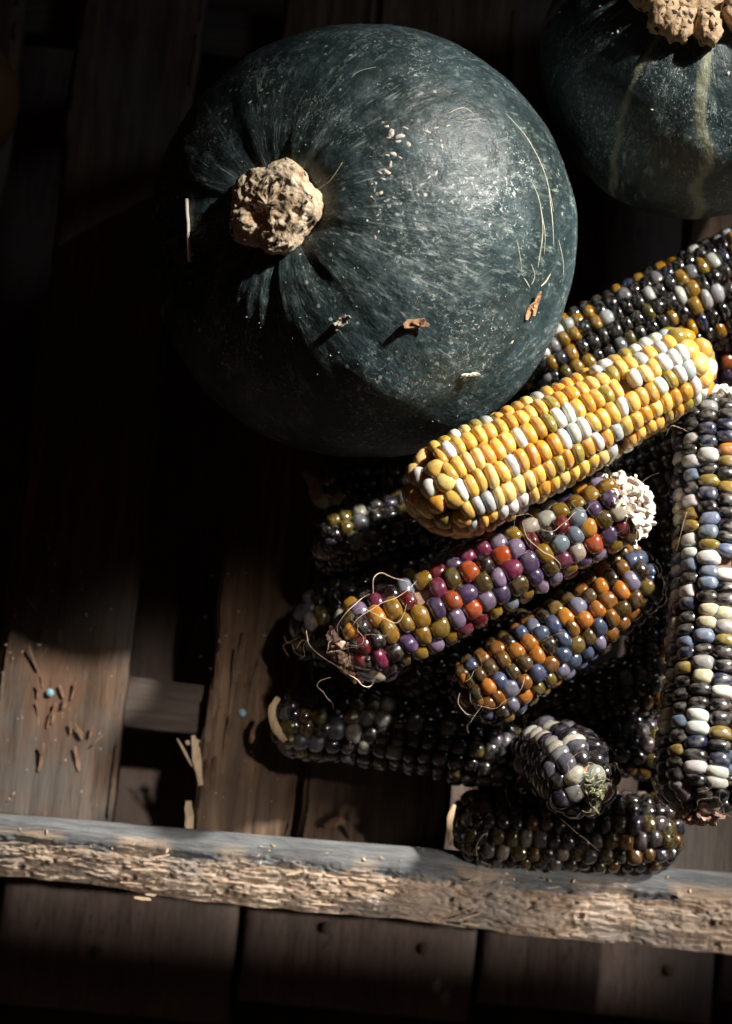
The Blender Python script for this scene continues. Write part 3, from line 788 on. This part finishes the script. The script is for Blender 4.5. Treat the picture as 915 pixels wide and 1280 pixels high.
COBROOT = {}
def make_cob(idx, spec):
    key, label, pa, za, pb, zb, RA, RB, rows, pitch, style, pal, capA, capB, chA, chB = spec
    rr = random.Random(1000 + idx * 17); nr = np.random.default_rng(500 + idx)
    A = at(*pa, za); B = at(*pb, zb)
    kA, kB = 1 / ppm(A), 1 / ppm(B)
    ra, rb = RA * kA, RB * kB; pt = pitch * (kA + kB) / 2
    ax = (B - A); L = ax.length; ax.normalize()
    e1 = ax.cross(Vector((0, 0, 1))).normalized(); e2 = e1.cross(ax).normalized()      # e2 points up
    mid = (A + B) / 2
    root = empty('corn_cob', Vector((mid.x, mid.y, mid.z - (ra + rb) / 2)), label, 'corn cob', 'ornamental corn cobs piled in the crate')
    COBROOT[key] = root
    bend = rr.uniform(-.004, .004)
    def Rl(t): return ra + (rb - ra) * t / L
    def rad(t):
        r = Rl(t) * (1 + .025 * math.sin(t / L * 5 + idx))
        la, lb = ra * capA * 1.0, rb * capB * 1.0
        if t < la: r *= math.sqrt(max(0, 1 - (1 - t / la) ** 2)) ** .9
        if t > L - lb: r *= math.sqrt(max(0, 1 - (1 - (L - t) / lb) ** 2)) ** .9
        return r
    N = 700
    ts = [L * i / N for i in range(N + 1)]
    # denser near the ends
    ts = [L * .5 * (1 - math.cos(math.pi * i / N)) for i in range(N + 1)]
    rs = [rad(t) for t in ts]
    ss = [0]
    for i in range(N): ss.append(ss[-1] + math.hypot(ts[i + 1] - ts[i], rs[i + 1] - rs[i]))
    S = ss[-1]
    def at_s(s):
        s = min(max(s, 0), S)
        t = float(np.interp(s, ss, ts)); r = float(np.interp(s, ss, rs))
        t2 = float(np.interp(min(S, s + S / 300), ss, ts)); r2 = float(np.interp(min(S, s + S / 300), ss, rs))
        t1 = float(np.interp(max(0, s - S / 300), ss, ts)); r1 = float(np.interp(max(0, s - S / 300), ss, rs))
        dt, dr = t2 - t1, r2 - r1; q = math.hypot(dt, dr) or 1
        return t, r, dt / q, dr / q
    cols, wts = PAL[pal]
    ks = []                                     # (matrix, colour, style, facing, position)
    lastc = {}
    def pick(row):
        if row in lastc and rr.random() < (.14 if key == 'yellow' else .06): ci = lastc[row]
        else: ci = int(nr.choice(len(cols), p=wts))
        lastc[row] = ci
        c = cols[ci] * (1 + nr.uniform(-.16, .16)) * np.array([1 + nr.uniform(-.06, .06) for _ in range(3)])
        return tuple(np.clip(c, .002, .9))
    def add(s, phi, hw, hl, dep, col, rnd=False):
        t, r, dt, dr = at_s(s)
        radial = e1 * math.cos(phi) + e2 * math.sin(phi)
        n = (radial * dt - ax * dr).normalized(); tn = (ax * dt + radial * dr).normalized(); c = tn.cross(n)
        n2 = (n + tn * rr.gauss(0, .05) + c * rr.gauss(0, .05)).normalized()
        tn2 = (tn - n2 * tn.dot(n2)).normalized(); c2_ = tn2.cross(n2)
        tw = rr.gauss(0, .05); tn3 = tn2 * math.cos(tw) + c2_ * math.sin(tw); c3 = tn3.cross(n2)
        sag = e1 * bend * math.sin(math.pi * t / L)
        p = A + ax * t + radial * r + sag - n2 * dep * (1.0 + rr.uniform(-.04, .10))
        jz = 1.0 if style == 'wide' else 1.7
        hw *= 1 + rr.uniform(-.06, .05) * jz; hl *= 1 + rr.uniform(-.08, .06) * jz; dep *= 1 + rr.uniform(-.06, .10) * jz
        M = Matrix(((c3.x * hw, tn3.x * hl, n2.x * dep, p.x), (c3.y * hw, tn3.y * hl, n2.y * dep, p.y), (c3.z * hw, tn3.z * hl, n2.z * dep, p.z), (0, 0, 0, 1)))
        top = p + n2 * dep
        ks.append((M, col, n2.dot((CAM - top).normalized()), top, rnd))
    wbody = 2 * math.pi * (ra + rb) / 2 / rows
    sA = ra * chA * 1.4; sB = S - rb * chB * 1.4
    s = max(sA, .0); ring = 0
    phase = rr.uniform(0, 6.28)
    # where the body of straight rows begins and ends
    body = [i for i in range(N + 1) if rs[i] > (.93 if key == 'yellow' else .86) * Rl(ts[i]) and sA <= ss[i] <= sB]
    s0, s1 = ss[body[0]], ss[body[-1]]
    for row in range(rows):
        ph0 = phase + 2 * math.pi * row / rows
        off = (row % 2) * .32 * pt + rr.uniform(-.16, .16) * pt
        q = s0 + off; k = 0
        drift = rr.uniform(-.05, .05)
        while q < s1:
            t, r, _, _ = at_s(q)
            hl = pt * .5 * rr.uniform(.92, 1.08)
            if rr.random() > .012:
                ph = ph0 + .05 * math.sin(q / S * 5 + idx) + drift * math.sin(q / S * 9 + row) + rr.gauss(0, .014)
                hw = math.pi * r / rows * (1.03 if style == 'wide' else 1.07)
                add(q, ph, hw, hl * (1.13 if style == 'wide' else 1.12), hw * (.82 if style == 'wide' else .95), pick(row))
            q += hl * 2; k += 1
    # rounded ends: rings of rounder kernels
    wk = wbody * .96
    for (sa_, sb_, sgn) in ((s0 - wk * .30, sA, -1), (s1 + wk * .30, sB, 1)):
        q = sa_
        while (q > sb_ + wk * .15) if sgn < 0 else (q < sb_ - wk * .15):
            t, r, _, _ = at_s(q)
            n = max(1, int(round(2 * math.pi * r / wk)))
            p0 = rr.uniform(0, 6.28)
            for i in range(n):
                if rr.random() < .04 and n > 3: continue
                hw = (math.pi * r / n if n > 2 else wk * .5) * 1.02; hw = min(max(hw, wk * .4), wk * .62)
                add(q + rr.gauss(0, wk * .08), p0 + 2 * math.pi * i / n + rr.gauss(0, .06), hw, wk * .5 * rr.uniform(.9, 1.1), hw * .95, pick(900 + i), True)
            q += sgn * wk * .92
        if (sgn < 0 and chA == 0) or (sgn > 0 and chB == 0):
            add(sb_, rr.uniform(0, 6), wk * .5, wk * .5, wk * .45, pick(999))
    # those the photograph shows are objects of their own, the far side is one part
    seen, rest = [], []
    for k in ks:
        (seen if (k[2] > -.12 and not occluded(k[3], idx)) else rest).append(k)
    seen.sort(key=lambda k: -k[2]); rest += seen[298:]; seen = seen[:298]
    off = Matrix.Translation(-root.location)
    for (M, col, f, top, rnd) in seen:
        o = bpy.data.objects.new('kernel', KM['roundwaxy' if rnd and style == 'wide' else style][rr.randrange(8)][0]); COL.objects.link(o)
        o.parent = root; o.matrix_basis = off @ M; o.color = (*col, 1)
    if rest:
        _, kv, kf = KL[style]
        nv = len(kv); hom = np.hstack([kv, np.ones((nv, 1))])
        allv = np.concatenate([hom @ np.array(off @ M).T[:, :3] for (M, c, f, top, _r) in rest])
        allf = [tuple(i * nv + q for q in face) for i in range(len(rest)) for face in kf]
        me = mesh_of('kernel', allv.tolist(), allf, M_KSTUFF)
        ca = me.color_attributes.new('tint', 'FLOAT_COLOR', 'POINT')
        ca.data.foreach_set('color', np.repeat(np.array([(*c, 1) for (M, c, f, top, _r) in rest]), nv, axis=0).ravel())
        tag(link('far_kernels', me, root), kind='stuff')
    # the cob itself
    vs, fs = [], []
    NU, NV = 20, 40
    for j in range(NV + 1):
        t, r, dt, dr = at_s(S * j / NV)
        inner = min(r * .97, max(r - wbody * .62, .0012)) if (sA < S * j / NV < sB) else r * .80
        inner = max(inner, .0004)
        for i in range(NU):
            th = 2 * math.pi * i / NU
            vs.append(A + ax * (t * .97 + L * .015) + e1 * bend * math.sin(math.pi * t / L) + (e1 * math.cos(th) + e2 * math.sin(th)) * inner * (1 + .05 * mn.noise(Vector((th * 3, t * 300, idx)))))
    for j in range(NV):
        for i in range(NU):
            i2 = (i + 1) % NU
            fs.append((j * NU + i, j * NU + i2, (j + 1) * NU + i2, (j + 1) * NU + i))
    build('core', vs, fs, M_CORE, root)
    # papery chaff on a bare end
    for end, ch, mat, n in ((0, chA, M_CHAFF_RED if key in ('jewel',) else M_CHAFF, 150), (1, chB, M_CHAFF if key != 'navy' else M_CHAFF_RED, 130)):
        if not ch: continue
        vs, fs = [], []
        for i in range(n):
            s = rr.uniform(0, sA + wk * .3) if end == 0 else rr.uniform(sB - wk * .3, S)
            t, r, dt, dr = at_s(s); th = rr.uniform(0, 6.28)
            radial = e1 * math.cos(th) + e2 * math.sin(th); nrm = (radial * dt - ax * dr).normalized(); tn = (ax * dt + radial * dr).normalized()
            p = A + ax * t + radial * r * rr.uniform(.80, .95)
            d = (nrm * rr.uniform(.3, 1.0) + tn * (rr.uniform(-.9, .9)) + tn.cross(nrm) * rr.uniform(-.8, .8)).normalized()
            a, b = chip_geo(p + d * .001, d, nrm + Vector((rr.gauss(0, .5), rr.gauss(0, .5), rr.gauss(0, .5))), rr.uniform(.0022, .0060), rr.uniform(.0020, .0046), .0013, rr.random(), rr.uniform(-.8, .8), len(vs), 4)
            vs += a; fs += b
        tag(build('chaff', vs, fs, mat, root, smooth=False), kind='stuff')
    return root, ks
KS = {}
for i, cb in enumerate(COBS):
    KS[cb[0]] = make_cob(i, cb)

# dry silk threads still attached to the cobs
def silk(key, pts, w=.00022):
    P = [at(x, y, z) for x, y, z in pts]
    P = smooth_path(P, 7)
    P = [p + Vector((mn.noise(p * 160), mn.noise(p * 160 + Vector((5, 0, 0))), mn.noise(p * 160 + Vector((0, 9, 0))))) * .0006 for p in P]
    a, b = tube_geo(P, w * .62, 5)
    build('silk_thread', a, b, M_SILK, COBROOT[key])
silk('jewel', [(383, 788, .100), (386, 806, .104), (400, 818, .110), (422, 834, .116), (444, 848, .118), (456, 858, .116), (470, 852, .112), (480, 842, .112), (481, 830, .112)], .00034)
silk('jewel', [(424, 800, .112), (422, 784, .122), (434, 764, .128), (452, 748, .128), (462, 742, .13)], .0003)
silk('jewel', [(466, 742, .132), (467, 724, .133), (476, 717, .132), (490, 721, .132), (512, 728, .131)], .0003)
silk('jewel', [(428, 815, .112), (440, 782, .134), (470, 758, .136), (505, 742, .136), (520, 726, .134)], .00024)
silk('jewel', [(432, 775, .126), (450, 760, .134), (478, 772, .136), (497, 778, .134), (508, 756, .134)], .0002)
silk('jewel', [(652, 652, .131), (660, 674, .133), (678, 688, .134), (692, 697, .132), (700, 706, .128), (699, 724, .12)], .00026)
silk('jewel', [(676, 662, .131), (692, 664, .132), (704, 655, .132), (720, 640, .130)], .0002)
silk('jewel', [(770, 600, .13), (788, 598, .132), (800, 604, .13), (808, 622, .124)], .0002)
silk('mossy', [(682, 1005, .075), (700, 1022, .08), (722, 1042, .075), (750, 1064, .06)], .00022)
silk('mossy', [(633, 978, .07), (632, 990, .068), (638, 1008, .06), (641, 1012, .058)], .0002)
silk('bottom', [(597, 1076, .045), (596, 1058, .05), (602, 1046, .052), (609, 1042, .05)], .00022)
silk('bottom', [(600, 1078, .04), (612, 1082, .036), (605, 1088, .034)], .0002)
silk('amber', [(575, 866, .09), (574, 880, .092), (584, 892, .09), (600, 896, .085)], .0002)
silk('amber', [(655, 846, .104), (652, 862, .104), (640, 872, .1)], .0002)
silk('navy', [(858, 640, .132), (851, 668, .128), (845, 690, .12)], .0002)
silk('navy', [(900, 990, .14), (898, 1012, .13), (899, 1028, .118)], .0002)
silk('olive', [(370, 812, .07), (380, 800, .075), (392, 812, .08)], .0002)
silk('yellow', [(860, 540, .12), (840, 532, .125), (832, 545, .12)], .0002)

rr = random.Random(404)
def wisp(key, px, py, z, n, wmin, wmax, spread):
    for i in range(n):
        x, y = rr.gauss(px, spread), rr.gauss(py, spread * .8); a = rr.uniform(0, 6.28); pts = []; zz = z
        for k in range(rr.randint(5, 9)):
            pts.append((x, y, zz)); a += rr.gauss(0, .75)
            st = rr.uniform(7, 15); x += math.cos(a) * st; y += math.sin(a) * st * .8; zz += rr.gauss(0, .0022)
        silk(key, pts, rr.uniform(wmin, wmax))
wisp('jewel', 440, 786, .133, 3, .00006, .00012, 18)
wisp('jewel', 446, 836, .120, 3, .00006, .00013, 15)
wisp('jewel', 690, 672, .1335, 3, .00005, .0001, 18)
wisp('jewel', 770, 625, .130, 5, .00005, .0001, 14)
wisp('amber', 585, 872, .103, 3, .00005, .0001, 12)
wisp('amber', 690, 800, .104, 2, .00005, .0001, 25)
wisp('navy', 885, 1000, .139, 3, .00005, .0001, 12)
wisp('olive', 385, 800, .078, 3, .00006, .00012, 14)
wisp('mossy', 725, 985, .104, 3, .00005, .0001, 14)

# green fluff in the end of the pearly cob
vs, fs = [], []
rr = random.Random(91)
fc = at(738, 978, .1); nn = (CAM - fc).normalized()
for i in range(150):
    px, py = rr.gauss(743, 8), rr.gauss(984, 11)
    p = at(px, py, .092 + rr.uniform(0, .011))
    d = (nn + right * rr.gauss(0, .9) + up * rr.gauss(0, .9)).normalized()
    a, b = chip_geo(p, d, Vector((rr.gauss(0, 1), rr.gauss(0, 1), rr.gauss(0, 1))), rr.uniform(.002, .0055), rr.uniform(.0003, .0009), .0002, i, .5, len(vs), 4)
    vs += a; fs += b
tag(build('fluff', vs, fs, M_MOSS, COBROOT['mossy'], smooth=False), kind='stuff')

# ------------------------------------------------------------------ loose bits
def strip(name, pts, wid, thick, mat, label, cat, parent=None, nrm=None):
    P = smooth_path([at(*p) for p in pts], 5)
    vs, fs = [], []
    n = len(P); rr = random.Random(len(pts) * 7 + int(pts[0][0]))
    for i, p in enumerate(P):
        t = (P[min(n - 1, i + 1)] - P[max(0, i - 1)]).normalized(); nz = nrm or Vector((0, 0, 1))
        s = nz.cross(t).normalized(); q = t.cross(s)
        w = wid * (.3 + .7 * math.sin(math.pi * (.1 + .75 * i / (n - 1)))) * rr.uniform(.85, 1.15)
        for a, b, cu in ((-1, -1, .25), (0, -1, 0), (1, -1, .25), (1, 1, .25), (0, 1, 0), (-1, 1, .25)):
            vs.append(p + s * a * w / 2 + q * (b * thick / 2 + cu * w))
    for i in range(n - 1):
        for k in range(6): fs.append((i * 6 + k, i * 6 + (k + 1) % 6, i * 6 + 6 + (k + 1) % 6, i * 6 + 6 + k))
    fs.append(tuple(range(6))[::-1]); fs.append(tuple((n - 1) * 6 + k for k in range(6)))
    o = build(name, vs, fs, mat, parent)
    if label: tag(o, label, cat)
    return o
strip('husk_scrap', [(380, 590, .058), (392, 604, .060), (398, 622, .060), (412, 633, .058), (428, 616, .060)], .007, .0005, M_HUSK, 'curled tan husk scrap lying on the shaded cob below the large squash', 'husk')
strip('husk', [(348, 872, .046), (340, 888, .048), (344, 908, .048), (356, 926, .044)], .0042, .0005, M_HUSK, None, None, COBROOT['longdark'])
strip('husk', [(568, 1006, .042), (562, 1028, .044), (564, 1056, .040)], .0030, .0005, M_HUSK, None, None, COBROOT['bottom'])
strip('wood_chip', [(404, 1033, .0015), (421, 1027, .003), (437, 1019, .0025)], .0045, .0012, M_SPLINTER_RED, 'reddish wood chip lying on the shaded slat just above the front rim', 'wood chip')

pa, na = hit(bvh1, 236, 250); pb, nb = hit(bvh1, 239, 327)
pm, nm = hit(bvh1, 237, 280)
a, b = tube_geo([pa + na * .0012, pa.lerp(pm, .5) + nm * .0014, pm + nm * .0010, pm.lerp(pb, .5) + nm * .0012, pb + nb * .0012], .0009, 7, False)
tag(build('straw', a, b, M_STRAW), 'thin pale straw lying upright on the large squash left of its stem', 'straw')
def scrap(px, py, L, Wd, ang, mat, label, cat, seed, name='leaf_scrap'):
    p, n = hit(bvh1, px, py)
    k = 1 / ppm(p); vs, fs = [], []
    rr = random.Random(seed)
    d = (right * math.cos(R(ang)) + up * math.sin(R(ang))); d = (d - n * d.dot(n)).normalized(); s = n.cross(d)
    for i in range(4):
        q = p + d * rr.uniform(-.3, .3) * L * k + s * rr.uniform(-.3, .3) * Wd * k + n * (.0006 + .0004 * i)
        a, b = chip_geo(q, d + s * rr.uniform(-.5, .5) + n * rr.uniform(0, .3), n, L * k * rr.uniform(.6, 1), Wd * k * rr.uniform(.5, .9), .0006, seed + i, .4, len(vs))
        vs += a; fs += b
    tag(build(name, vs, fs, mat, smooth=False), label, cat)
scrap(427, 402, 20, 9, 60, M_SCAR, 'small pale crumb stuck on the large squash below and right of its stem', 'crumb', 1, 'crumb')
scrap(523, 404, 26, 13, 5, M_SCRAP, 'reddish brown leaf scrap stuck low in the middle of the large squash', 'leaf scrap', 11)
scrap(664, 382, 34, 14, 65, M_SCRAP, 'orange brown leaf scrap on the right side of the large squash', 'leaf scrap', 21)
scrap(586, 466, 20, 5, 0, M_STRAW, 'tiny white shred near the lower right edge of the large squash', 'shred', 31, 'shred')

vs, fs = [], []
rr = random.Random(55)
for i in range(80):
    px, py = (rr.uniform(5, 140), rr.uniform(640, 1010)) if i < 45 else (rr.uniform(250, 360), rr.uniform(700, 1030))
    c = at(px, py, .0022)
    a, b = chip_geo(c, Vector((rr.gauss(0, 1), rr.gauss(0, 1), rr.gauss(0, .2))), Vector((rr.gauss(0, .4), rr.gauss(0, .4), 1)), rr.uniform(.0004, .0004 + .0024 * rr.random() ** 2), rr.uniform(.0002, .0008), .0002, i, rr.uniform(-1, 1), len(vs), 4)
    vs += a; fs += b
for i in range(34):
    px = rr.uniform(0, 915); c = at(px, 1030 + px * .078 + rr.uniform(0, 24), .031)
    a, b = chip_geo(c, Vector((rr.gauss(0, 1), rr.gauss(0, 1), rr.gauss(0, .2))), Vector((rr.gauss(0, .4), rr.gauss(0, .4), 1)), rr.uniform(.0006, .0030), rr.uniform(.0003, .0010), .0003, i, rr.uniform(-1, 1), len(vs), 4)
    vs += a; fs += b
tag(build('chaff_litter', vs, fs, M_SPLINTER, smooth=False), 'tiny flakes of chaff and dust scattered over the slats and rim', 'litter', kind='stuff')
boards = [o for o in floor.children]
for px, py, k in ((530, 1186, 3), (836, 1212, 3), (120, 1190, 1), (408, 1160, 2)):
    nail(px, py, FZ + .0016, boards[k], .0034, M_RUST)['label'] = 'dark rusty nail head'
# collisions between cobs and the squash, printed for checking
for i in range(len(CAPS)):
    for j in range(i + 1, len(CAPS)):
        A, B, r = CAPS[i]; C, D, q = CAPS[j]
        m = min((A.lerp(B, u / 20) - C.lerp(D, w / 20)).length for u in range(21) for w in range(21))
        if m < (r + q) * .93: print('OVERLAP', COBS[i][0], COBS[j][0], round(m / (r + q), 2))
